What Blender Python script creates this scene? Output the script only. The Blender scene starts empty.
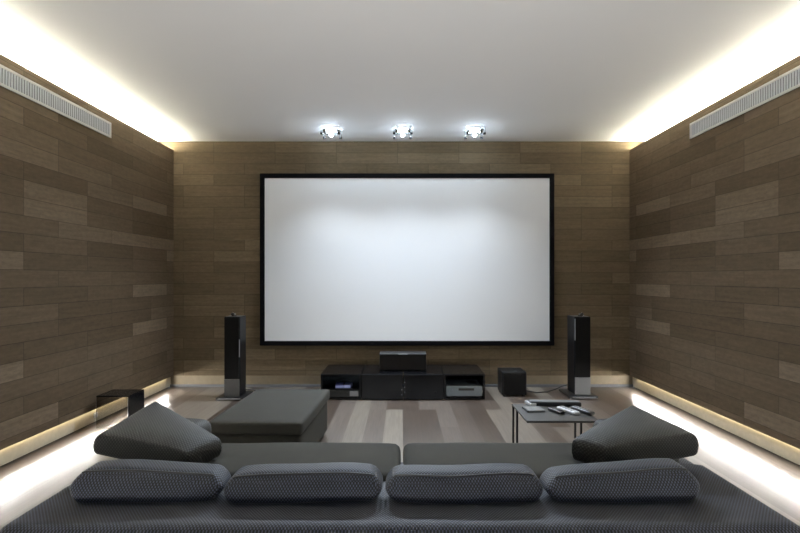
import bpy, bmesh, math, random
from mathutils import Vector, Matrix
random.seed(7)
S = bpy.context.scene
COL = S.collection
PI = math.pi

# ------------------------------------------------------------------ view
S.view_settings.view_transform = 'Standard'
S.view_settings.look = 'None'
S.view_settings.gamma = 1.0
S.view_settings.use_curve_mapping = False
S.view_settings.exposure = 0.40
S.cycles.use_denoising = True
S.cycles.max_bounces = 10
S.cycles.diffuse_bounces = 6
S.cycles.glossy_bounces = 4
S.cycles.sample_clamp_indirect = 6.0
S.cycles.caustics_refractive = False
S.cycles.caustics_reflective = False

# room numbers (metres); the lens stands at x = 0, y = 0
EYE = 1.26
XL, XR = -2.611, 2.600
YB, YR = 5.714, -2.6
ZC = 2.81

# ------------------------------------------------------------------ materials
def node_mat(name):
    m = bpy.data.materials.new(name)
    m.use_nodes = True
    nt = m.node_tree
    b = nt.nodes['Principled BSDF']
    return m, nt, b

def plain(name, col, rough=0.5, metal=0.0, spec=0.5, noise=0.0, scale=40.0, bump=0.0):
    m, nt, b = node_mat(name)
    b.inputs['Base Color'].default_value = (*col, 1)
    b.inputs['Roughness'].default_value = rough
    b.inputs['Metallic'].default_value = metal
    b.inputs['Specular IOR Level'].default_value = spec
    if noise or bump:
        tc = nt.nodes.new('ShaderNodeTexCoord')
        n = nt.nodes.new('ShaderNodeTexNoise')
        n.inputs['Scale'].default_value = scale
        n.inputs['Detail'].default_value = 4
        nt.links.new(tc.outputs['Object'], n.inputs['Vector'])
        if noise:
            r = nt.nodes.new('ShaderNodeMapRange')
            r.inputs['To Min'].default_value = 1 - noise
            r.inputs['To Max'].default_value = 1 + noise
            nt.links.new(n.outputs['Fac'], r.inputs['Value'])
            v = nt.nodes.new('ShaderNodeVectorMath'); v.operation = 'SCALE'
            v.inputs[0].default_value = col
            nt.links.new(r.outputs['Result'], v.inputs['Scale'])
            nt.links.new(v.outputs['Vector'], b.inputs['Base Color'])
        if bump:
            bp = nt.nodes.new('ShaderNodeBump')
            bp.inputs['Strength'].default_value = bump
            bp.inputs['Distance'].default_value = 0.002
            nt.links.new(n.outputs['Fac'], bp.inputs['Height'])
            nt.links.new(bp.outputs['Normal'], b.inputs['Normal'])
    return m

def emit(name, col, strength):
    m, nt, b = node_mat(name)
    b.inputs['Base Color'].default_value = (0.8, 0.8, 0.8, 1)
    b.inputs['Emission Color'].default_value = (*col, 1)
    b.inputs['Emission Strength'].default_value = strength
    return m

class G:
    """small helper to write maths in nodes"""
    def __init__(s, nt): s.nt = nt
    def m(s, op, a, b=None, c=None):
        n = s.nt.nodes.new('ShaderNodeMath'); n.operation = op
        for i, v in enumerate((a, b, c)):
            if v is None: continue
            if isinstance(v, (int, float)): n.inputs[i].default_value = v
            else: s.nt.links.new(v, n.inputs[i])
        return n.outputs[0]
    def comb(s, x, y, z=0.0):
        n = s.nt.nodes.new('ShaderNodeCombineXYZ')
        for i, v in enumerate((x, y, z)):
            if isinstance(v, (int, float)): n.inputs[i].default_value = v
            else: s.nt.links.new(v, n.inputs[i])
        return n.outputs[0]
    def white(s, v):
        n = s.nt.nodes.new('ShaderNodeTexWhiteNoise'); n.noise_dimensions = '3D'
        s.nt.links.new(v, n.inputs['Vector']); return n.outputs['Value']
    def noise(s, v, scale, detail=3.0, rough=0.55):
        n = s.nt.nodes.new('ShaderNodeTexNoise')
        n.inputs['Scale'].default_value = scale; n.inputs['Detail'].default_value = detail
        n.inputs['Roughness'].default_value = rough
        s.nt.links.new(v, n.inputs['Vector']); return n.outputs['Fac']
    def ramp(s, f, stops):
        n = s.nt.nodes.new('ShaderNodeValToRGB')
        cr = n.color_ramp
        cr.elements[0].position, cr.elements[0].color = stops[0][0], (*stops[0][1], 1)
        cr.elements[1].position, cr.elements[1].color = stops[-1][0], (*stops[-1][1], 1)
        for p, c in stops[1:-1]:
            e = cr.elements.new(p); e.color = (*c, 1)
        s.nt.links.new(f, n.inputs['Fac']); return n.outputs['Color']
    def scale(s, col, f):
        n = s.nt.nodes.new('ShaderNodeVectorMath'); n.operation = 'SCALE'
        s.nt.links.new(col, n.inputs[0])
        if isinstance(f, (int, float)): n.inputs['Scale'].default_value = f
        else: s.nt.links.new(f, n.inputs['Scale'])
        return n.outputs[0]

def planks(name, along, across, length, width, stops, seam, rough, grain=0.15, half=True, bump=0.4, spec=0.5, seamdark=0.55, offset=0.0, coat=0.0):
    """boards of `length` x `width`; along / across name the world axes (0 x, 1 y, 2 z)"""
    m, nt, b = node_mat(name)
    g = G(nt)
    geo = nt.nodes.new('ShaderNodeNewGeometry')
    sep = nt.nodes.new('ShaderNodeSeparateXYZ')
    nt.links.new(geo.outputs['Position'], sep.inputs[0])
    a = sep.outputs[along]
    c = g.m('ADD', sep.outputs[across], 10.0 + offset)
    row = g.m('FLOOR', g.m('DIVIDE', c, width))
    rr = g.white(g.comb(row, 3.3, 1.7))
    sh = g.m('MULTIPLY', g.m('FLOOR', g.m('MULTIPLY', rr, 4.0)), length * 0.25) if not half else \
         g.m('MULTIPLY', g.m('FLOOR', g.m('MULTIPLY', rr, 2.0)), length * 0.5)
    aa = g.m('ADD', g.m('ADD', a, 20.0), sh)
    col = g.m('FLOOR', g.m('DIVIDE', aa, length))
    rnd = g.white(g.comb(row, col, 5.1))
    fa = g.m('MODULO', aa, length); fc = g.m('MODULO', c, width)
    da = g.m('MINIMUM', fa, g.m('SUBTRACT', length, fa))
    dc = g.m('MINIMUM', fc, g.m('SUBTRACT', width, fc))
    d = g.m('MINIMUM', da, dc)
    sm = nt.nodes.new('ShaderNodeMapRange'); sm.interpolation_type = 'SMOOTHSTEP'
    nt.links.new(d, sm.inputs['Value'])
    sm.inputs['From Min'].default_value = 0.0; sm.inputs['From Max'].default_value = seam
    mask = sm.outputs['Result']
    base = g.ramp(rnd, stops)
    gv = g.comb(g.m('MULTIPLY', aa, 3.0), g.m('MULTIPLY', c, 45.0), g.m('MULTIPLY', rnd, 40.0))
    gn = g.noise(gv, 1.0, 4.0, 0.6)
    gv2 = g.comb(g.m('MULTIPLY', aa, 22.0 if half else 4.0), g.m('MULTIPLY', c, 40.0 if half else 90.0), g.m('MULTIPLY', rnd, 17.0))
    gn2 = g.noise(gv2, 1.0, 5.0, 0.65)
    gs = g.m('ADD', g.m('MULTIPLY', g.m('ADD', gn, gn2), grain * 2), 1 - grain * 2)
    f = g.m('MULTIPLY', gs, g.m('ADD', g.m('MULTIPLY', mask, 1 - seamdark), seamdark))
    nt.links.new(g.scale(base, f), b.inputs['Base Color'])
    b.inputs['Roughness'].default_value = rough
    b.inputs['Specular IOR Level'].default_value = spec
    b.inputs['Coat Weight'].default_value = coat
    b.inputs['Coat Roughness'].default_value = 0.25
    bp = nt.nodes.new('ShaderNodeBump')
    bp.inputs['Strength'].default_value = bump; bp.inputs['Distance'].default_value = 0.003
    h = g.m('ADD', mask, g.m('MULTIPLY', gn, 0.25))
    nt.links.new(h, bp.inputs['Height']); nt.links.new(bp.outputs['Normal'], b.inputs['Normal'])
    return m

def woven(name, dark, light, period=0.0125, rough=0.62, sheen=0.12, bump=0.55):
    """basket weave on UVs laid out in metres"""
    m, nt, b = node_mat(name)
    g = G(nt)
    uv = nt.nodes.new('ShaderNodeUVMap')
    sep = nt.nodes.new('ShaderNodeSeparateXYZ'); nt.links.new(uv.outputs[0], sep.inputs[0])
    k = 2 * PI / period
    su = g.m('SINE', g.m('MULTIPLY', sep.outputs[0], k))
    sv = g.m('SINE', g.m('MULTIPLY', sep.outputs[1], k * 0.8))
    p = g.m('ADD', g.m('MULTIPLY', g.m('MULTIPLY', su, sv), 0.5), 0.5)
    n = g.noise(uv.outputs[0], 9.0, 3.0)
    f = g.m('ADD', p, g.m('MULTIPLY', g.m('SUBTRACT', n, 0.5), 0.25))
    c = g.ramp(f, [(0.46, dark), (0.78, light)])
    nt.links.new(c, b.inputs['Base Color'])
    b.inputs['Roughness'].default_value = rough
    b.inputs['Specular IOR Level'].default_value = 0.35
    b.inputs['Sheen Weight'].default_value = sheen
    b.inputs['Sheen Roughness'].default_value = 0.45
    bp = nt.nodes.new('ShaderNodeBump')
    bp.inputs['Strength'].default_value = bump; bp.inputs['Distance'].default_value = 0.002
    nt.links.new(p, bp.inputs['Height']); nt.links.new(bp.outputs['Normal'], b.inputs['Normal'])
    return m

WALLSTOPS = [(0.0, (0.083, 0.060, 0.037)), (0.3, (0.098, 0.072, 0.046)), (0.75, (0.111, 0.083, 0.054)), (0.88, (0.141, 0.107, 0.072)), (1.0, (0.164, 0.125, 0.085))]
ENDSTOPS = [(0.0, (0.097, 0.073, 0.045)), (0.5, (0.111, 0.084, 0.053)), (0.85, (0.123, 0.094, 0.059)), (1.0, (0.142, 0.110, 0.071))]
M = {}
M['wall_side'] = planks('side wall boards', 1, 2, 0.70, 0.1245, WALLSTOPS, 0.0045, 0.8, grain=0.34, spec=0.12, seamdark=0.5, offset=0.02)
M['wall_end'] = planks('end wall boards', 0, 2, 0.70, 0.1245, ENDSTOPS, 0.0045, 0.8, grain=0.34, spec=0.12, seamdark=0.5, offset=0.02)
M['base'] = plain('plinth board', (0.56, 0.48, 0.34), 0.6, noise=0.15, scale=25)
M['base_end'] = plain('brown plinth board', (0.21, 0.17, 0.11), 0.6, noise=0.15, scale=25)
M['base_trim'] = plain('grey metal plinth strip', (0.13, 0.135, 0.145), 0.5, 0.2)
M['floor'] = planks('oak floor boards', 1, 0, 2.2, 0.157,
    [(0.0, (0.055, 0.037, 0.026)), (0.3, (0.098, 0.074, 0.058)), (0.6, (0.142, 0.114, 0.093)), (0.85, (0.195, 0.163, 0.130)), (1.0, (0.235, 0.20, 0.16))],
    0.0025, 0.28, grain=0.36, half=False, bump=0.0, spec=0.7, seamdark=0.7, offset=0.04, coat=0.0)
M['ceiling'] = plain('white ceiling paint', (0.90, 0.90, 0.90), 0.9, noise=0.01, scale=3)
M['plaster'] = plain('white cove plaster', (0.82, 0.81, 0.78), 0.9, noise=0.01, scale=3)
M['dark_gap'] = plain('dark reveal', (0.03, 0.026, 0.02), 0.8, noise=0.1)
M['led_warm'] = emit('warm cove light', (1.0, 0.94, 0.74), 190.0)
M['led_floor'] = emit('floor wash light', (1.0, 0.98, 0.93), 400.0)
M['led_back'] = emit('soft plinth light', (1.0, 0.90, 0.66), 36.0)
M['screen'] = plain('white screen cloth', (0.90, 0.90, 0.90), 0.85, noise=0.004, scale=6)
M['screen_frame'] = plain('black velvet frame', (0.003, 0.003, 0.004), 0.8, spec=0.08, noise=0.2, scale=60)
M['gloss_black'] = plain('black gloss lacquer', (0.005, 0.005, 0.006), 0.16, spec=0.4, noise=0.1, scale=10)
M['satin_black'] = plain('black satin lacquer', (0.008, 0.008, 0.009), 0.35, spec=0.3, noise=0.1, scale=20)
M['cloth_black'] = plain('black grille cloth', (0.006, 0.006, 0.0065), 0.8, spec=0.12, noise=0.35, scale=400, bump=0.3)
M['silver'] = plain('brushed silver', (0.30, 0.31, 0.33), 0.42, 0.6, noise=0.06, scale=60)
M['darksilver'] = plain('dark grey panel', (0.016, 0.017, 0.018), 0.4, 0.0, noise=0.06, scale=60)
M['chrome'] = plain('chrome', (0.8, 0.8, 0.82), 0.12, 1.0, noise=0.02)
M['white'] = plain('white enamel', (0.78, 0.77, 0.73), 0.5, noise=0.02)
M['greyslat'] = plain('light grey slats', (0.66, 0.68, 0.71), 0.5, noise=0.03)
M['backing'] = plain('dark duct', (0.05, 0.05, 0.055), 0.8, noise=0.1)
M['weave'] = woven('charcoal basket weave', (0.003, 0.003, 0.004), (0.056, 0.065, 0.102))
M['weave_pillow'] = woven('charcoal pillow weave', (0.008, 0.008, 0.007), (0.036, 0.036, 0.033), period=0.0135)
M['suede'] = plain('grey suede', (0.038, 0.037, 0.032), 0.88, noise=0.14, scale=7, bump=0.15, spec=0.2)
M['suede_base'] = plain('olive grey suede', (0.032, 0.031, 0.026), 0.9, noise=0.12, scale=9, bump=0.15, spec=0.2)
M['piping'] = plain('black piping', (0.010, 0.010, 0.012), 0.5, noise=0.1)
M['tabletop'] = plain('dark grey tabletop', (0.055, 0.052, 0.048), 0.42, noise=0.06, scale=20)
M['legs'] = plain('black metal', (0.018, 0.018, 0.018), 0.4, 0.3, noise=0.05)
M['plastic_black'] = plain('black plastic', (0.012, 0.012, 0.013), 0.35, noise=0.05)
M['plastic_white'] = plain('white plastic', (0.75, 0.75, 0.75), 0.4, noise=0.02)
M['plastic_grey'] = plain('grey plastic', (0.18, 0.18, 0.175), 0.5, noise=0.04)
M['key'] = plain('grey keys', (0.35, 0.35, 0.35), 0.5, noise=0.03)
M['receiver'] = plain('blue grey metal', (0.20, 0.235, 0.27), 0.38, 0.35, noise=0.05, scale=30)
M['blue'] = plain('violet blue case', (0.17, 0.19, 0.55), 0.3, noise=0.15, scale=30)
M['paleblue'] = plain('pale blue case', (0.36, 0.42, 0.75), 0.3, noise=0.15, scale=30)
M['cable'] = plain('black cable', (0.015, 0.015, 0.015), 0.5, noise=0.05)
M['bulb'] = emit('cool lamp', (0.72, 0.86, 1.0), 220.0)

def glass(name, col, rough=0.0, tint_mix=None):
    m, nt, b = node_mat(name)
    b.inputs['Base Color'].default_value = (*col, 1)
    b.inputs['Roughness'].default_value = rough
    b.inputs['Transmission Weight'].default_value = 1.0
    b.inputs['IOR'].default_value = 1.45
    return m
def thin_glass(name, tint):
    m = bpy.data.materials.new(name); m.use_nodes = True
    nt = m.node_tree; nt.nodes.clear()
    o = nt.nodes.new('ShaderNodeOutputMaterial')
    t = nt.nodes.new('ShaderNodeBsdfTransparent'); t.inputs[0].default_value = (*tint, 1)
    gl = nt.nodes.new('ShaderNodeBsdfGlossy'); gl.inputs['Roughness'].default_value = 0.03
    fr = nt.nodes.new('ShaderNodeFresnel'); fr.inputs[0].default_value = 1.45
    mx = nt.nodes.new('ShaderNodeMixShader')
    nt.links.new(fr.outputs[0], mx.inputs[0]); nt.links.new(t.outputs[0], mx.inputs[1])
    nt.links.new(gl.outputs[0], mx.inputs[2]); nt.links.new(mx.outputs[0], o.inputs[0])
    return m
M['crystal'] = thin_glass('crystal', (0.96, 0.98, 1.0))
M['fill_uplight'] = emit('floor uplight lens', (1.0, 0.985, 0.96), 20.0)  # glow of the added ceiling fill lights
M['panel_silver'] = plain('silver front panel', (0.14, 0.145, 0.155), 0.5, 0.2, noise=0.05, scale=60)
M['cabinet_black'] = plain('black speaker lacquer', (0.006, 0.006, 0.007), 0.3, spec=0.12, noise=0.1, scale=10)
M['clear'] = thin_glass('added window glass', (0.96, 0.97, 0.97))
M['smoke'] = thin_glass('smoked glass', (0.66, 0.64, 0.61))

# ------------------------------------------------------------------ mesh helpers
def add_box(bm, x0, x1, y0, y1, z0, z1, bevel=0.0, seg=2, mi=0):
    r = bmesh.ops.create_cube(bm, size=1.0)
    vs = r['verts']
    for v in vs:
        v.co = Vector(((x0 + x1) / 2 + v.co.x * (x1 - x0), (y0 + y1) / 2 + v.co.y * (y1 - y0), (z0 + z1) / 2 + v.co.z * (z1 - z0)))
    fs = list({f for v in vs for f in v.link_faces})
    for f in fs: f.material_index = mi
    if bevel:
        es = list({e for v in vs for e in v.link_edges})
        bmesh.ops.bevel(bm, geom=es, offset=bevel, segments=seg, profile=0.5, affect='EDGES')

def add_cyl(bm, p0, p1, r, seg=16, r2=None):
    p0, p1 = Vector(p0), Vector(p1)
    d = p1 - p0
    q = Vector((0, 0, 1)).rotation_difference(d.normalized()).to_matrix().to_4x4()
    mat = Matrix.Translation((p0 + p1) / 2) @ q
    bmesh.ops.create_cone(bm, cap_ends=True, segments=seg, radius1=r, radius2=r if r2 is None else r2, depth=d.length, matrix=mat)

def add_sphere(bm, c, r, sx=1, sy=1, sz=1, seg=20):
    bmesh.ops.create_uvsphere(bm, u_segments=seg, v_segments=seg // 2, radius=r,
        matrix=Matrix.Translation(c) @ Matrix.Diagonal((sx, sy, sz, 1)))

def add_tube(bm, pts, r, seg=8):
    rings = []
    n = len(pts)
    for i, p in enumerate(pts):
        p = Vector(p)
        t = (Vector(pts[min(i + 1, n - 1)]) - Vector(pts[max(i - 1, 0)])).normalized()
        up = Vector((0, 0, 1)) if abs(t.z) < 0.95 else Vector((0, 1, 0))
        a = t.cross(up).normalized(); b = a.cross(t).normalized()
        rings.append([bm.verts.new(p + a * r * math.cos(2 * PI * k / seg) + b * r * math.sin(2 * PI * k / seg)) for k in range(seg)])
    for i in range(n - 1):
        for k in range(seg):
            bm.faces.new((rings[i][k], rings[i][(k + 1) % seg], rings[i + 1][(k + 1) % seg], rings[i + 1][k]))
    bm.faces.new(rings[0][::-1]); bm.faces.new(rings[-1])

def box_uv(me):
    uv = me.uv_layers.new(name='UVMap')
    for p in me.polygons:
        n = p.normal
        ax = max(range(3), key=lambda i: abs(n[i]))
        for li in p.loop_indices:
            c = me.vertices[me.loops[li].vertex_index].co
            uv.data[li].uv = ((c.y, c.z), (c.x, c.z), (c.x, c.y))[ax]

def link(name, bm, mats, parent=None, smooth=False, uv=False, matrix=None):
    me = bpy.data.meshes.new(name)
    bmesh.ops.recalc_face_normals(bm, faces=bm.faces)
    bm.to_mesh(me); bm.free()
    for mt in (mats if isinstance(mats, (list, tuple)) else [mats]):
        me.materials.append(M[mt])
    if smooth:
        for p in me.polygons: p.use_smooth = True
    if uv: box_uv(me)
    o = bpy.data.objects.new(name, me)
    COL.objects.link(o)
    if parent: o.parent = parent
    if matrix is not None: o.matrix_local = matrix
    return o

def tag(o, label, cat, group=None):
    o['label'] = label; o['category'] = cat
    if group: o['group'] = group
    return o

def thing(name, label, cat, loc=(0, 0, 0), rotz=0.0, group=None):
    o = bpy.data.objects.new(name, None)
    o.empty_display_size = 0.1
    COL.objects.link(o)
    o.location = loc; o.rotation_euler = (0, 0, rotz)
    return tag(o, label, cat, group)

def struct(o):
    o['kind'] = 'structure'; return o

def boxpart(name, dims, mat, parent, bevel=0.002, seg=2):
    bm = bmesh.new(); add_box(bm, *dims, bevel=bevel, seg=seg)
    return link(name, bm, mat, parent)

def dup(root, loc, label, group=None, rotz=None):
    r = root.copy(); COL.objects.link(r); r.location = loc
    r['label'] = label
    if group: r['group'] = group
    if rotz is not None: r.rotation_euler = (0, 0, rotz)
    for ch in list(root.children):
        c = ch.copy(); COL.objects.link(c); c.parent = r
        for gch in list(ch.children):
            d = gch.copy(); COL.objects.link(d); d.parent = c
    return r

# soft rounded pad with swollen faces; returns bmesh and the surface mapping
def pad(hx, hy, hz, r, crown=0.0, crown_b=0.0, pinch=0.0, n=14, shear=None, wob=0.0, seed=0, dip=0.0):
    rng = random.Random(seed)
    ph = [rng.uniform(0, 6.28) for _ in range(6)]
    def f(p):
        q = Vector((p[0] * hx, p[1] * hy, p[2] * hz))
        rx, ry, rz = min(r, hx), min(r, hy), min(r, hz)
        inner = Vector((max(-hx + rx, min(hx - rx, q.x)), max(-hy + ry, min(hy - ry, q.y)), max(-hz + rz, min(hz - rz, q.z))))
        d = q - inner
        e = Vector((d.x / rx, d.y / ry, d.z / rz))
        if e.length > 1e-6:
            m = max(abs(e.x), abs(e.y), abs(e.z))
            e = e.normalized() * m
        o = inner + Vector((e.x * rx, e.y * ry, e.z * rz))
        u, v, w = o.x / hx, o.y / hy, o.z / hz
        bul = (1 - min(1, abs(u)) ** 2.6) * (1 - min(1, abs(v)) ** 2.6)
        o.z += (crown if w > 0 else -crown_b) * bul * abs(w)
        if pinch:
            o.x -= pinch * abs(w) ** 1.3 * (1 if u > 0 else -1) * abs(u) ** 4
            o.y -= pinch * 0.4 * abs(w) ** 1.3 * (1 if v > 0 else -1) * abs(v) ** 4
        if wob:
            o += Vector((0.4 * math.sin(9 * o.y + ph[0]), 0.6 * math.sin(8 * o.x + ph[1]) + 0.3 * math.sin(17 * o.x + ph[4]), math.sin(6.5 * o.x + ph[2]) * math.cos(7 * o.y + ph[3]) + 0.4 * math.sin(15 * o.x + ph[5]))) * wob
        if shear: o = shear(o)
        return o
    bm = bmesh.new()
    def par(i):  # denser near the rim
        t = -1 + 2 * i / n
        return math.sin(t * PI / 2) * 0.6 + t * 0.4
    verts = {}
    def vert(p):
        k = tuple(round(c, 5) for c in p)
        if k not in verts: verts[k] = bm.verts.new(f(p))
        return verts[k]
    for ax in range(3):
        for sg in (-1, 1):
            for i in range(n):
                for j in range(n):
                    qs = []
                    for a, b_ in ((i, j), (i + 1, j), (i + 1, j + 1), (i, j + 1)):
                        p = [0, 0, 0]; p[ax] = sg; p[(ax + 1) % 3] = par(a); p[(ax + 2) % 3] = par(b_)
                        qs.append(vert(p))
                    if len(set(qs)) == 4: bm.faces.new(qs)
    return bm, f

# ------------------------------------------------------------------ the setting
bm = bmesh.new(); add_box(bm, -3.0, 3.0, YR - 0.15, YB + 0.2, -0.12, 0.0)
struct(link('floor', bm, 'floor'))
bm = bmesh.new(); add_box(bm, -3.0, 3.0, YR - 0.15, YB + 0.2, ZC, ZC + 0.12)
struct(link('ceiling', bm, 'ceiling'))

def side_wall(name, sgn, xf):
    x = abs(xf)
    prof = [(x + 0.053, 0.0, 2), (x + 0.053, 0.134, 3), (x, 0.134, 0), (x, 2.711, 0), (x + 0.03, 2.711, 1), (x + 0.03, 2.66, 1),
            (x + 0.20, 2.66, 1), (x + 0.20, ZC, 1), (2.98, ZC, 1), (2.98, 0.0, 1)]
    b = bmesh.new()
    ends = []
    for y in (YR, YB):
        ends.append([b.verts.new((sgn * p[0], y, p[1])) for p in prof])
    n = len(prof)
    for i in range(n):
        fc = b.faces.new((ends[0][i], ends[0][(i + 1) % n], ends[1][(i + 1) % n], ends[1][i]))
        fc.material_index = {0: 0, 1: 1, 2: 2, 3: 2}[prof[i][2]]
    b.faces.new(ends[0]); b.faces.new(ends[1][::-1])
    return struct(link(name, b, ['wall_side', 'plaster', 'dark_gap']))
side_wall('wall_left', -1, XL)
side_wall('wall_right', 1, XR)

# end wall: boards that stop above a set-back plinth
bm = bmesh.new()
add_box(bm, -2.82, 2.82, YB, YB + 0.15, 0.134, ZC)
struct(link('wall_back', bm, 'wall_end'))
bm = bmesh.new(); add_box(bm, -2.664, 2.653, YB + 0.022, YB + 0.10, 0.0, 0.134)
struct(link('baseboard_back', bm, 'base_end'))
bm = bmesh.new(); add_box(bm, -2.66, 2.65, YB + 0.006, YB + 0.022, 0.0, 0.030, 0.002)
struct(link('trim_1', bm, 'base_trim'))
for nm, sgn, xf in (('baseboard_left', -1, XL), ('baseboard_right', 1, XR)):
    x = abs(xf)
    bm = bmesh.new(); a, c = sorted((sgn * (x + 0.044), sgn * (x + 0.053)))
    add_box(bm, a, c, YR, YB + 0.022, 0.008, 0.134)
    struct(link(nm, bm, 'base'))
# rear wall behind the lens, with an unseen window added for cool light
WX, WZ0, WZ1 = 1.7, 0.75, 2.45
bm = bmesh.new()
add_box(bm, -2.98, -WX, YR - 0.15, YR, 0, ZC)
add_box(bm, WX, 2.98, YR - 0.15, YR, 0, ZC)
add_box(bm, -WX, WX, YR - 0.15, YR, 0, WZ0)
add_box(bm, -WX, WX, YR - 0.15, YR, WZ1, ZC)
struct(link('wall_rear', bm, 'wall_end'))
bm = bmesh.new()
for x in (-WX, -0.025, WX - 0.05):
    add_box(bm, x, x + 0.05, YR - 0.11, YR - 0.05, WZ0, WZ1, 0.004)
for z in (WZ0, WZ1 - 0.05):
    add_box(bm, -WX, WX, YR - 0.11, YR - 0.05, z, z + 0.05, 0.004)
win = struct(link('added_window_1', bm, 'white'))
bm = bmesh.new(); add_box(bm, -WX + 0.02, WX - 0.02, YR - 0.083, YR - 0.077, WZ0 + 0.02, WZ1 - 0.02)
link('added_window_pane', bm, 'clear', win)
pl = bpy.data.lights.new('added_window_portal', 'AREA'); pl.shape = 'RECTANGLE'; pl.size = 2 * WX; pl.size_y = WZ1 - WZ0
pl.cycles.is_portal = True
po = bpy.data.objects.new('added_window_portal', pl); COL.objects.link(po)
po.location = (0, YR - 0.16, (WZ0 + WZ1) / 2); po.rotation_euler = (PI / 2, 0, 0)

# light lines: one in each cove, one under each panelled wall
ti = 2
for sgn, xf in ((-1, XL), (1, XR)):
    x = abs(xf)
    bm = bmesh.new()
    add_box(bm, *sorted((sgn * (x + 0.055), sgn * (x + 0.085))), YR + 0.02, YB - 0.02, 2.66, 2.694)
    struct(link('trim_%d' % ti, bm, 'white')); ti += 1
    bm = bmesh.new(); add_cyl(bm, (sgn * (x + 0.07), YR + 0.03, 2.704), (sgn * (x + 0.07), YB - 0.03, 2.704), 0.010, 10)
    struct(link('trim_%d' % ti, bm, 'led_warm')); ti += 1
    # slim profile tucked behind the lower lip of the panel, shining out over the floor
    bm = bmesh.new()
    xe = x + 0.012
    vs = [bm.verts.new(p) for p in ((sgn * xe, 0.3, 0.1290), (sgn * xe, YB - 0.10, 0.1290), (sgn * xe, YB - 0.10, 0.1335), (sgn * xe, 0.3, 0.1335),
                                    (sgn * (xe + 0.010), 0.3, 0.1290), (sgn * (xe + 0.010), YB - 0.10, 0.1290), (sgn * (xe + 0.010), YB - 0.10, 0.1335), (sgn * (xe + 0.010), 0.3, 0.1335))]
    f = bm.faces.new(vs[0:4]); f.material_index = 0
    for q in ((4, 5, 6, 7), (0, 1, 5, 4), (2, 3, 7, 6), (0, 3, 7, 4), (1, 2, 6, 5)):
        bm.faces.new([vs[k] for k in q]).material_index = 2 if q == (4, 5, 6, 7) else 1
    struct(link('trim_%d' % ti, bm, ['led_floor', 'white', 'led_back'])); ti += 1

# ------------------------------------------------------------------ projection screen
sc = thing('projection_screen', 'large blank white projection screen in a black frame on the end wall', 'projection screen', (0.058, YB, 0.482))
w2, h = 1.670, 1.953
b = 0.052
bm = bmesh.new()
add_box(bm, -w2, w2, -0.05, -0.002, 0, b, 0.006)
add_box(bm, -w2, w2, -0.05, -0.002, h - b, h, 0.006)
add_box(bm, -w2, -w2 + b, -0.05, -0.002, b - 0.004, h - b + 0.004, 0.006)
add_box(bm, w2 - b, w2, -0.05, -0.002, b - 0.004, h - b + 0.004, 0.006)
link('screen_frame', bm, 'screen_frame', sc)
boxpart('screen_cloth', (-w2 + b * 0.7, w2 - b * 0.7, -0.032, -0.022, b * 0.7, h - b * 0.7), 'screen', sc, 0)

# ------------------------------------------------------------------ tower speakers
def tower(label, loc, side, lower, plate_x, plate_y, w, d, top):
    """loc = front bottom middle of the cabinet at floor level"""
    t = thing('tower_speaker', label, 'speaker', loc, 0, 'tower speakers beside the screen')
    boxpart('base_plate', (plate_x[0], plate_x[1], plate_y[0], plate_y[1], 0.012, 0.030), 'plastic_black', t, 0.003)
    boxpart('base_edge', (plate_x[0] + 0.03, plate_x[1] - 0.03, plate_y[0] - 0.006, plate_y[0] + 0.001, 0.012, 0.030), 'panel_silver', t, 0.001)
    for px in (plate_x[0] + 0.02, plate_x[1] - 0.02):
        for py in (plate_y[0] + 0.02, plate_y[1] - 0.02):
            bm = bmesh.new(); add_cyl(bm, (px, py, 0), (px, py, 0.0125), 0.014); link('foot', bm, 'chrome', t)
    boxpart('cabinet', (-w / 2, w / 2, 0.012, d, 0.030, top), 'cabinet_black', t, 0.008, 3)
    boxpart('grille', (-w / 2 + 0.004, w / 2 - 0.004, 0.0, 0.0125, 0.215, top - 0.004), 'cloth_black', t, 0.004)
    boxpart('lower_panel', (-w / 2 + 0.003, w / 2 - 0.003, 0.002, 0.0125, 0.034, 0.212), lower, t, 0.002)
    bm = bmesh.new()
    ex = -side * (w / 2 - 0.004)
    add_box(bm, ex - 0.0025, ex + 0.0025, -0.003, 0.012, *((0.44, 0.62) if side < 0 else (0.60, top - 0.02)), 0.001)
    link('edge_strip', bm, 'silver', t)
    # tweeter pod on the roof
    bm = bmesh.new(); add_cyl(bm, (0, 0.075, top - 0.002), (0, 0.075, top + 0.012), 0.028, 20, 0.022); pod = link('tweeter', bm, 'satin_black', t)
    bm = bmesh.new(); add_cyl(bm, (0, 0.030, top + 0.022), (0, 0.105, top + 0.022), 0.018, 20, 0.008); add_sphere(bm, (0, 0.030, top + 0.022), 0.0178, 1, 0.4, 1)
    link('tweeter_housing', bm, 'satin_black', pod, smooth=True)
    bm = bmesh.new(); add_tube(bm, [(0.019 * math.cos(a), 0.026, top + 0.022 + 0.019 * math.sin(a)) for a in [2 * PI * i / 20 for i in range(21)]], 0.002, 6)
    link('tweeter_ring', bm, 'chrome', pod, smooth=True)
    return t
tl = tower('black tower speaker with a dark lower panel, standing behind the grey ottoman', (-1.741, 5.112, 0), -1, 'darksilver', (-0.152, 0.130), (-0.032, 0.288), 0.163, 0.21, 0.853)
tr = tower('black tower speaker with a bright silver lower panel, standing near the subwoofer', (1.885, 5.21, 0), 1, 'panel_silver', (-0.162, 0.135), (-0.07, 0.29), 0.168, 0.24, 0.845)
bm = bmesh.new()
add_tube(bm, [(0.05, 0.22, 0.06), (0.12, 0.30, 0.045), (0.20, 0.31, 0.015), (0.30, 0.33, 0.007), (0.46, 0.37, 0.006), (0.62, 0.40, 0.006)], 0.006)
link('cable', bm, 'cable', tl, smooth=True)
bm = bmesh.new()
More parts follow.
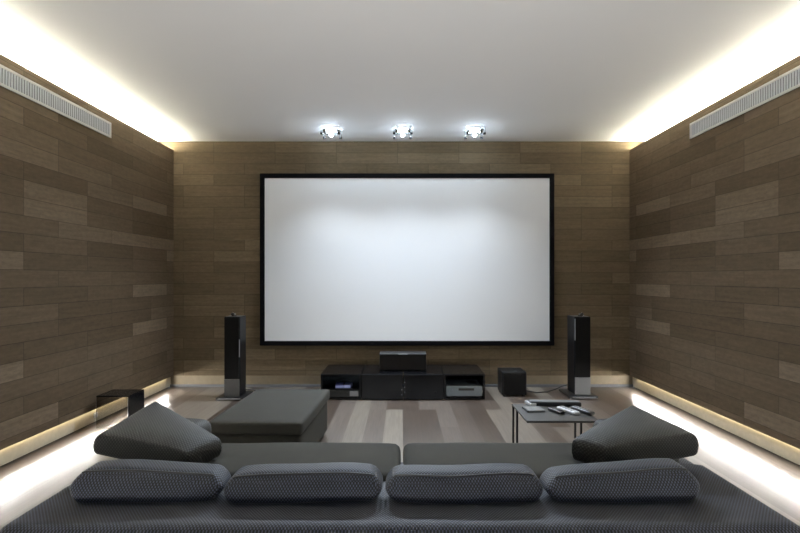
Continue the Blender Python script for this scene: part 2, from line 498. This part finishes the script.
add_tube(bm, [(-0.05, 0.25, 0.09), (-0.12, 0.29, 0.06), (-0.20, 0.30, 0.020), (-0.30, 0.25, 0.007), (-0.42, 0.22, 0.006), (-0.52, 0.30, 0.006), (-0.60, 0.38, 0.006)], 0.006)
link('cable', bm, 'cable', tr, smooth=True)

# ------------------------------------------------------------------ media cabinets
CY0, CY1, CH = 5.122, 5.68, 0.266
def cabinet(label, x0, x1, kind):
    t = thing('media_cabinet', label, 'cabinet', ((x0 + x1) / 2, CY0, 0), 0, 'media cabinet units below the screen')
    w = (x1 - x0) / 2; d = CY1 - CY0
    th = 0.018
    bm = bmesh.new()
    add_box(bm, -w, w, 0, d, CH - th, CH, 0.002)
    add_box(bm, -w, w, 0.004, d, 0.004, 0.004 + th, 0.002)
    add_box(bm, -w, -w + th, 0.002, d, 0.02, CH - th + 0.002, 0.001)
    add_box(bm, w - th, w, 0.002, d, 0.02, CH - th + 0.002, 0.001)
    add_box(bm, -w + th - 0.002, w - th + 0.002, d - 0.012, d, 0.02, CH - th + 0.002)
    add_box(bm, -w + 0.01, w - 0.01, 0.03, d - 0.01, 0, 0.006)
    link('body', bm, 'gloss_black', t)
    if kind == 'open':
        boxpart('shelf', (-w + th - 0.001, w - th + 0.001, 0.03, d - 0.01, 0.098, 0.108), 'gloss_black', t, 0.001)
    if kind == 'left' or kind == 'right':
        dr = boxpart('door', (-w + 0.004, w - 0.004, -0.016, 0.001, 0.010, CH - 0.004), 'gloss_black', t, 0.002)
        sx = 1 if kind == 'left' else -1
        for z in (0.085, 0.135, 0.185) if kind == 'right' else (0.06, 0.11):
            bm = bmesh.new(); add_cyl(bm, (sx * (w - 0.010), -0.024, z), (sx * (w - 0.010), -0.014, z), 0.0055, 12)
            link('hinge_pin', bm, 'chrome', dr)
        if kind == 'right':
            bm = bmesh.new(); add_cyl(bm, (w - 0.08, -0.020, 0.085), (w - 0.08, -0.014, 0.085), 0.010, 14)
            link('lock', bm, 'darksilver', dr)
    return t
cabinet('open black cabinet unit holding the disc player, nearest the ottoman', -0.834, -0.419, 'open')
cabinet('black cabinet unit with a plain closed door, beside the disc player unit', -0.413, 0.009, 'left')
cabinet('black cabinet unit with a closed door and round lock, beside the receiver unit', 0.017, 0.424, 'right')
cabinet('open black cabinet unit holding the blue-grey receiver, nearest the subwoofer', 0.430, 0.850, 'plain')

# disc player on the floor of the first unit, its tray end silver
dp = thing('disc_player', 'black disc player with a silver end panel inside the open cabinet unit', 'disc player', (-0.6265, CY0 + 0.02, 0.0228))
boxpart('body', (-0.186, 0.186, 0.0, 0.36, 0.006, 0.070), 'satin_black', dp, 0.004)
boxpart('fascia', (-0.186, 0.186, -0.010, 0.001, 0.006, 0.074), 'darksilver', dp, 0.002)
boxpart('disc_slot', (-0.13, 0.075, -0.013, -0.008, 0.040, 0.058), 'plastic_black', dp, 0.001)
boxpart('display_panel', (0.090, 0.178, -0.014, -0.008, 0.014, 0.068), 'silver', dp, 0.002)
for sx in (-0.15, 0.15):
    for sy in (0.03, 0.32):
        bm = bmesh.new(); add_cyl(bm, (sx, sy, 0), (sx, sy, 0.007), 0.012); link('foot', bm, 'plastic_black', dp)
def disc_case(label, x, y, z, rz, mat):
    t = thing('disc_case', label, 'disc case', (x, y, z), rz, 'disc cases on the cabinet shelf')
    boxpart('cover', (-0.038, 0.038, -0.07, 0.07, 0.0, 0.030), mat, t, 0.002)
    boxpart('spine', (-0.0385, 0.0385, -0.074, -0.0695, 0.002, 0.028), 'paleblue', t, 0.001)
    return t
disc_case('violet blue disc case on the cabinet shelf above the disc slot', -0.655, CY0 + 0.13, 0.1086, 0.06, 'blue')
disc_case('paler blue disc case on the cabinet shelf beside the violet one', -0.566, CY0 + 0.13, 0.1086, -0.05, 'paleblue')

# receiver
rc = thing('receiver', 'blue-grey metal receiver standing in the open cabinet unit', 'receiver', (0.640, CY0 + 0.02, 0.0228))
boxpart('body', (-0.182, 0.182, 0.0, 0.33, 0.016, 0.116), 'receiver', rc, 0.004)
boxpart('fascia', (-0.184, 0.184, -0.012, 0.001, 0.014, 0.118), 'receiver', rc, 0.003)
boxpart('display', (-0.06, 0.10, -0.0135, -0.011, 0.072, 0.096), 'darksilver', rc, 0.001)
boxpart('top_grille', (0.05, 0.15, 0.10, 0.26, 0.115, 0.119), 'plastic_black', rc, 0.001)
bm = bmesh.new(); add_cyl(bm, (-0.135, -0.026, 0.064), (-0.135, -0.010, 0.064), 0.020, 20); link('volume_knob', bm, 'receiver', rc)
for sx in (-0.15, 0.15):
    for sy in (0.03, 0.29):
        bm = bmesh.new(); add_cyl(bm, (sx, sy, 0), (sx, sy, 0.017), 0.017); link('foot', bm, 'plastic_black', rc)

# centre speaker
cs = thing('center_speaker', 'low wide black speaker on top of the closed cabinet units', 'speaker', (0.010, 5.26, CH))
boxpart('cabinet', (-0.248, 0.248, 0.010, 0.20, 0.006, 0.186), 'satin_black', cs, 0.008, 3)
boxpart('grille', (-0.243, 0.243, 0.0, 0.0115, 0.012, 0.180), 'cloth_black', cs, 0.005)
boxpart('top_badge', (-0.05, 0.05, -0.002, 0.004, 0.178, 0.184), 'silver', cs, 0.001)
for sx in (-0.2, 0.2):
    for sy in (0.03, 0.17):
        bm = bmesh.new(); add_cyl(bm, (sx, sy, 0), (sx, sy, 0.007), 0.014); link('foot', bm, 'plastic_black', cs)

# subwoofer
sw = thing('subwoofer', 'black cube subwoofer on the floor beside the cabinet row', 'subwoofer', (1.183, 5.25, 0))
boxpart('cabinet', (-0.1285, 0.1285, 0.008, 0.27, 0.018, 0.262), 'satin_black', sw, 0.008, 3)
boxpart('grille', (-0.122, 0.122, 0.0, 0.0095, 0.026, 0.252), 'cloth_black', sw, 0.005)
bm = bmesh.new(); add_sphere(bm, (0.02, 0.06, 0.2615), 0.018, 1, 0.7, 0.15); link('top_emblem', bm, 'silver', sw, smooth=True)
for sx in (-0.10, 0.10):
    for sy in (0.035, 0.24):
        bm = bmesh.new(); add_cyl(bm, (sx, sy, 0), (sx, sy, 0.0185), 0.016); link('foot', bm, 'plastic_black', sw)

# ------------------------------------------------------------------ glass cube table by the wall
gt = thing('cube_table', 'low black cube table with a smoked glass front, against the panelled wall', 'side table', (-2.399, 4.145, 0))
boxpart('top', (-0.138, 0.138, 0.0, 0.243, 0.263, 0.275), 'gloss_black', gt, 0.004, 3)
boxpart('side_panel', (0.126, 0.138, 0.0, 0.243, 0.0, 0.2635), 'gloss_black', gt, 0.002)
boxpart('front_pane', (-0.138, 0.1255, 0.002, 0.008, 0.0, 0.2625), 'smoke', gt, 0)
boxpart('edge_strip', (0.1245, 0.1275, -0.0015, 0.003, 0.002, 0.262), 'silver', gt, 0.0005)

ws = thing('wall_socket', 'small white socket on the lit plinth behind the cube table', 'socket', (XL - 0.0438, 4.33, 0.066), PI / 2)
boxpart('plate', (-0.028, 0.028, -0.006, 0.0, -0.022, 0.022), 'plastic_white', ws, 0.002)
bm = bmesh.new(); add_cyl(bm, (0, -0.016, 0), (0, -0.005, 0), 0.013, 14); link('plug', bm, 'plastic_white', ws)

# ------------------------------------------------------------------ ottoman
ot = thing('ottoman', 'grey suede ottoman with a thick top cushion, in front of the cabinets', 'ottoman', (-0.905, 3.60, 0), math.radians(-2.5))
bm, _ = pad(0.288, 0.455, 0.125, 0.024, wob=0.002, seed=3, n=12)
link('base', bm, 'suede_base', ot, smooth=True, matrix=Matrix.Translation((0.0, 0, 0.150)))
bm, _ = pad(0.303, 0.475, 0.042, 0.022, crown=0.008, wob=0.0015, seed=4, n=16)
link('top_cushion', bm, 'suede', ot, smooth=True, matrix=Matrix.Translation((0, 0, 0.310)))
for sx in (-0.22, 0.235):
    for sy in (-0.38, 0.38):
        bm = bmesh.new(); add_cyl(bm, (sx, sy, 0), (sx, sy, 0.03), 0.016, 14); link('leg', bm, 'chrome', ot)

# ------------------------------------------------------------------ sofa
so = thing('sofa', 'low charcoal woven sofa with a wide flat back platform, facing the screen', 'sofa', (0, 1.85, 0))
bm, _ = pad(1.475, 0.33, 0.155, 0.05, n=40, wob=0.0)
link('back_platform', bm, 'weave', so, smooth=True, uv=True, matrix=Matrix.Translation((0, 0.265, 0.205)))
bm, _ = pad(1.425, 0.23, 0.11, 0.03, n=20)
link('seat_frame', bm, 'weave', so, smooth=True, uv=True, matrix=Matrix.Translation((0, 0.62, 0.16)))
for s in (-1, 1):
    bm, _ = pad(0.50, 0.235, 0.075, 0.04, crown=0.008, wob=0.002, seed=10 + s, n=18)
    link('seat_cushion', bm, 'suede', so, smooth=True, matrix=Matrix.Translation((s * 0.506, 0.585, 0.309)))
    bm, _ = pad(0.205, 0.175, 0.075, 0.04, n=12)
    link('side_platform', bm, 'weave', so, smooth=True, uv=True, matrix=Matrix.Translation((s * 1.228, 0.685, 0.285)))
    bm, _ = pad(0.130, 0.205, 0.070, 0.045, crown=0.008, n=26, wob=0.003, seed=30 + s)
    link('armrest', bm, 'weave_pillow', so, smooth=True, uv=True, matrix=Matrix.Translation((s * 1.165, 0.668, 0.427)) @ Matrix.Rotation(s * 0.10, 4, 'Z'))
    for sy in (0.10, 0.70):
        bm = bmesh.new(); add_cyl(bm, (s * 1.30, sy, 0), (s * 1.30, sy, 0.06), 0.022, 14); link('leg', bm, 'legs', so)

# loose back cushions lying along the platform
def back_cushion(label, x0, x1, y, hgt, grow, rz, seed, pin=0.016):
    cx, hx = (x0 + x1) / 2, (x1 - x0) / 2
    hz = hgt / 2
    def sh(o):
        k = 1 + grow * o.x / hx
        return Vector((o.x, o.y + 0.02 * (o.z / hz), (o.z + hz) * k - hz))
    bm, f = pad(hx, 0.082, hz, 0.046, crown=0.014, crown_b=0.0, pinch=pin, n=24, shear=sh, wob=0.004, seed=seed)
    t = thing('back_cushion', label, 'cushion', (cx, y, 0.3655 + hz), rz, 'loose back cushions on the sofa')
    c = link('cover', bm, 'weave', t, smooth=True, uv=True)
    bm = bmesh.new()
    pts = [f((-0.93 + 1.86 * i / 40, -0.72 - 0.03 * math.sin(i * 0.16 + seed), 1.0)) + Vector((0, 0, 0.001)) for i in range(41)]
    add_tube(bm, pts, 0.0042, 6)
    link('piping', bm, 'piping', c, smooth=True)
    return t
back_cushion('woven back cushion at the sofa end below the cube table', -1.325, -0.718, 2.048, 0.108, -0.12, 0.02, 1, 0.03)
back_cushion('woven back cushion beside the seat gap, on the ottoman side', -0.712, -0.078, 2.045, 0.098, 0.0, 0.0, 2)
back_cushion('woven back cushion beside the seat gap, on the side table side', -0.066, 0.566, 2.045, 0.098, 0.02, 0.0, 5)
back_cushion('tilted woven back cushion at the sofa end in front of the side table', 0.574, 1.196, 2.048, 0.106, 0.16, 0.02, 6, 0.03)

# big throw pillows leaning on the armrests, given by their four corners
def throw_pillow(label, pk, a, b_, d, hz, seed):
    pk, a, b_, d = map(Vector, (pk, a, b_, d))
    cen = (pk + a + b_ + d) / 4
    nrm = ((a + d - pk - b_).cross(b_ + d - pk - a)).normalized()
    if nrm.z < 0: nrm.negate()
    hx, hy = 0.27, 0.25
    def sh(o):
        u, v = (o.x / hx + 1) / 2, (o.y / hy + 1) / 2
        p = pk * (1 - u) * (1 - v) + a * u * (1 - v) + b_ * (1 - u) * v + d * u * v
        return p + nrm * o.z - cen
    bm, _ = pad(hx, hy, hz, 0.026, crown=0.024, crown_b=0.012, n=26, wob=0.003, seed=seed, pinch=0.012, shear=sh)
    o = link('throw_pillow', bm, 'weave_pillow', None, smooth=True, uv=True)
    o.location = cen
    return tag(o, label, 'pillow', 'throw pillows on the sofa')
PILLOWS = [
    throw_pillow('large charcoal throw pillow leaning at the sofa end near the cube table', (-1.335, 2.69, 0.562), (-0.865, 2.42, 0.425), (-1.41, 2.265, 0.497), (-0.965, 2.245, 0.42), 0.05, 21),
    throw_pillow('large charcoal throw pillow leaning at the sofa end near the side table', (1.25, 2.70, 0.53), (0.800, 2.38, 0.432), (1.37, 2.285, 0.49), (0.92, 2.265, 0.425), 0.056, 22)]

# the upholstery gives way under what lies on it
from mathutils.bvhtree import BVHTree
def press(targets, loads, gap):
    bpy.context.view_layer.update()
    trees = []
    for l in loads:
        mw = l.matrix_world
        trees.append(BVHTree.FromPolygons([mw @ v.co for v in l.data.vertices], [list(p.vertices) for p in l.data.polygons]))
    for t in targets:
        mw = t.matrix_world; inv = mw.inverted()
        for v in t.data.vertices:
            p = mw @ v.co
            for tr in trees:
                low = 9
                for dx, dy in ((0, 0), (.014, 0), (-.014, 0), (0, .014), (0, -.014)):
                    hit = tr.ray_cast(Vector((p.x + dx, p.y + dy, 0.05)), Vector((0, 0, 1)))
                    if hit[0] is not None: low = min(low, hit[0].z)
                if p.z > low - gap:
                    p.z = low - gap
            v.co = inv @ p
        t.data.update()
press([o for o in so.children if o.name.split('.')[0] in ('seat_cushion', 'side_platform', 'armrest')],
      PILLOWS, 0.010)
press([o for o in so.children if o.name.split('.')[0] in ('seat_cushion', 'side_platform', 'armrest')],
      [c for o in COL.objects if o.get('category') == 'cushion' for c in o.children], 0.004)

# ------------------------------------------------------------------ side table with remotes
st = thing('side_table', 'slim dark side table with thin black legs, beside the sofa seat', 'side table', (0.942, 2.917, 0))
TZ = 0.42
boxpart('tabletop', (-0.213, 0.213, 0.0, 0.408, TZ - 0.012, TZ), 'tabletop', st, 0.002)
for sx in (-1, 1):
    for sy in (0.285, 0.395):
        boxpart('leg', (sx * 0.205 - 0.006, sx * 0.205 + 0.006, sy - 0.006, sy + 0.006, 0.012, TZ - 0.0115), 'legs', st, 0.001)
    boxpart('runner', (sx * 0.205 - 0.006, sx * 0.205 + 0.006, 0.03, 0.401, 0.0, 0.0125), 'legs', st, 0.001)

def on_table(px, py, z=TZ):
    y = (EYE - z) * 500 / (py - 277)
    return ((px - 402) * y / 500, y)
def put(name, label, cat, px, py, rz, group=None):
    x, y = on_table(px, py)
    return thing(name, label, cat, (x, y, TZ), rz, group)
bar = put('sound_bar', 'long black bar lying along the far edge of the side table', 'bar', 554.5, 405.3, -0.06)
boxpart('body', (-0.165, 0.165, -0.030, 0.035, 0.0, 0.026), 'plastic_black', bar, 0.006, 3)
boxpart('top_panel', (-0.160, 0.160, -0.018, 0.033, 0.0255, 0.028), 'plastic_grey', bar, 0.001)
wr = put('small_remote', 'small white remote at the end of the long black bar', 'remote control', 530.5, 404.7, 0.25, 'remotes on the side table')
boxpart('body', (-0.020, 0.020, -0.045, 0.045, 0.0, 0.020), 'plastic_white', wr, 0.004, 3)
boxpart('key_pad', (-0.012, 0.012, -0.025, 0.035, 0.0195, 0.0215), 'key', wr, 0.0005)
nb = put('notebook', 'grey notebook lying flat on the side table', 'notebook', 533.5, 410.2, 0.10)
boxpart('cover', (-0.056, 0.056, -0.052, 0.052, 0.0, 0.012), 'plastic_grey', nb, 0.002)
boxpart('spine', (-0.0575, -0.050, -0.0525, 0.0525, 0.0005, 0.0125), 'plastic_black', nb, 0.001)
def remote(label, px, py, rz, L, W, H, mat, padm, keym):
    t = put('remote_control', label, 'remote control', px, py, rz, 'remotes on the side table')
    bm, _ = pad(W / 2, L / 2, H / 2, 0.008, n=10)
    link('body', bm, mat, t, smooth=True, matrix=Matrix.Translation((0, 0, H / 2)))
    boxpart('key_pad', (-W * 0.36, W * 0.36, -L * 0.30, L * 0.42, H - 0.001, H + 0.0012), padm, t, 0.0005)
    for r in range(5):
        for cc in (-1, 0, 1):
            x, y = cc * W * 0.22, -L * 0.24 + r * L * 0.145
            boxpart('button', (x - W * 0.075, x + W * 0.075, y - L * 0.035, y + L * 0.035, H + 0.001, H + 0.003), keym, t, 0.0005, 1)
    return t
remote('short black remote beside the white one', 556.3, 412.3, 0.42, 0.115, 0.042, 0.020, 'plastic_black', 'plastic_black', 'plastic_grey')
remote('white remote between the short and long black ones', 568.0, 412.0, 0.42, 0.160, 0.048, 0.020, 'plastic_white', 'plastic_white', 'plastic_grey')
remote('long black remote with a pale key pad, at the table edge', 582.5, 412.3, 0.40, 0.170, 0.046, 0.022, 'plastic_black', 'key', 'plastic_black')

# ------------------------------------------------------------------ air vents high on both side walls
def vent(label, sgn, xf, y0, y1):
    t = thing('air_vent', label, 'air vent', (xf, y0, 2.503), 0, 'air vents on the side walls')
    L, H = y1 - y0, 0.138
    q = lambda a, c: sorted((-sgn * a, -sgn * c))
    fw = 0.020
    bm = bmesh.new()
    for dims in ((0, L, 0, fw), (0, L, H - fw, H), (0, fw, fw - 0.002, H - fw + 0.002), (L - fw, L, fw - 0.002, H - fw + 0.002)):
        add_box(bm, *q(0.0, 0.009), dims[0], dims[1], dims[2], dims[3], 0.003)
    link('vent_frame', bm, 'white', t)
    bm = bmesh.new(); add_box(bm, *q(0.0, 0.002), fw, L - fw, fw, H - fw); link('backing', bm, 'backing', t)
    bm = bmesh.new()
    n = int((L - 2 * fw) / 0.024)
    for i in range(n):
        y = fw + 0.012 + i * 0.024
        add_box(bm, *q(0.003, 0.007), y - 0.007, y + 0.007, fw - 0.002, H - fw + 0.002)
    link('slats', bm, 'greyslat', t)
    return t
vent('long white air vent on the wall above the cube table', -1, XL, 2.35, 4.479)
vent('long white air vent on the wall opposite the cube table', 1, XR, 2.35, 4.506)

# ------------------------------------------------------------------ ceiling lamps
def lamp(label, x, y, group):
    t = thing('ceiling_lamp', label, 'ceiling lamp', (x, y, ZC), 0, group)
    boxpart('ceiling_plate', (-0.055, 0.055, -0.055, 0.055, -0.012, 0.0), 'chrome', t, 0.002)
    boxpart('crystal_block', (-0.078, 0.078, -0.078, 0.078, -0.048, -0.020), 'crystal', t, 0.006)
    for sx in (-1, 1):
        for sy in (-1, 1):
            bm = bmesh.new(); add_cyl(bm, (sx * 0.086, sy * 0.086, -0.072), (sx * 0.086, sy * 0.086, 0.0), 0.010, 14)
            link('corner_post', bm, 'crystal', t)
            bm = bmesh.new(); add_cyl(bm, (sx * 0.086, sy * 0.086, -0.084), (sx * 0.086, sy * 0.086, -0.068), 0.015, 14)
            link('post_cap', bm, 'satin_black', t)
    bm = bmesh.new(); add_cyl(bm, (0, 0, -0.066), (0, 0, -0.0475), 0.020, 20); link('bulb_holder', bm, 'silver', t)
    bm = bmesh.new(); add_cyl(bm, (-0.05, 0, -0.034), (0.05, 0, -0.034), 0.006, 12); link('lamp_tube', bm, 'bulb', t)
    bm = bmesh.new(); add_sphere(bm, (0, 0, -0.068), 0.019, 1, 1, 0.9); link('bulb', bm, 'bulb', t, smooth=True)
    return t
LY = 5.22
first = lamp('crystal ceiling lamp before the screen, the one nearest the wall with the cube table', (331.3 - 402) * LY / 500, LY, 'crystal ceiling lamps')
dup(first, ((402.8 - 402) * LY / 500, LY, ZC), 'crystal ceiling lamp above the middle of the screen')
dup(first, ((474.8 - 402) * LY / 500, LY, ZC), 'crystal ceiling lamp before the screen, the one nearest the silver-panelled speaker')
def spot(x, y, energy, tilt, size, col=(0.76, 0.87, 1.0)):
    l = bpy.data.lights.new('lamp_beam', 'SPOT')
    l.energy = energy; l.color = col; l.spot_size = size; l.spot_blend = 1.0; l.shadow_soft_size = 0.03
    o = bpy.data.objects.new('lamp_beam', l); COL.objects.link(o)
    o.location = (x, y, ZC - 0.094); o.rotation_euler = (tilt, 0, 0)
for px in (331.3, 402.8, 474.8):
    spot((px - 402) * LY / 500, LY, 150.0, math.radians(-27), math.radians(132))
# floor fill lights added behind the sofa, unseen, to brighten the ceiling
for x in (-1.25, 0.0, 1.25):
    bm = bmesh.new(); add_cyl(bm, (x, 0.75, 0.0), (x, 0.75, 0.006), 0.075, 28)
    struct(link('trim_%d' % ti, bm, 'silver')); ti += 1
    bm = bmesh.new(); add_cyl(bm, (x, 0.75, 0.006), (x, 0.75, 0.010), 0.055, 28)
    struct(link('trim_%d' % ti, bm, 'fill_uplight')); ti += 1  # rim and lens of the added light share the trim numbering
    l = bpy.data.lights.new('fill_uplight_beam', 'SPOT')
    l.energy = 62.0; l.color = (1.0, 0.985, 0.96); l.spot_size = math.radians(112); l.spot_blend = 0.9; l.shadow_soft_size = 0.055
    o = bpy.data.objects.new('fill_uplight_beam', l); COL.objects.link(o)
    o.location = (x, 0.75, 0.075); o.rotation_euler = (PI - math.radians(30), 0, 0)

# ------------------------------------------------------------------ world and camera
w = bpy.data.worlds.new('World'); S.world = w; w.use_nodes = True
w.node_tree.nodes['Background'].inputs[0].default_value = (0.70, 0.84, 1.0, 1)
w.node_tree.nodes['Background'].inputs[1].default_value = 1.6
cam = bpy.data.cameras.new('Camera'); co = bpy.data.objects.new('Camera', cam); COL.objects.link(co)
co.location = (0, 0, EYE); co.rotation_euler = (PI / 2, 0, 0)
cam.sensor_width = 36.0; cam.lens = 22.5
cam.shift_x = -2 / 800; cam.shift_y = 10.5 / 800
cam.clip_start = 0.05
S.camera = co
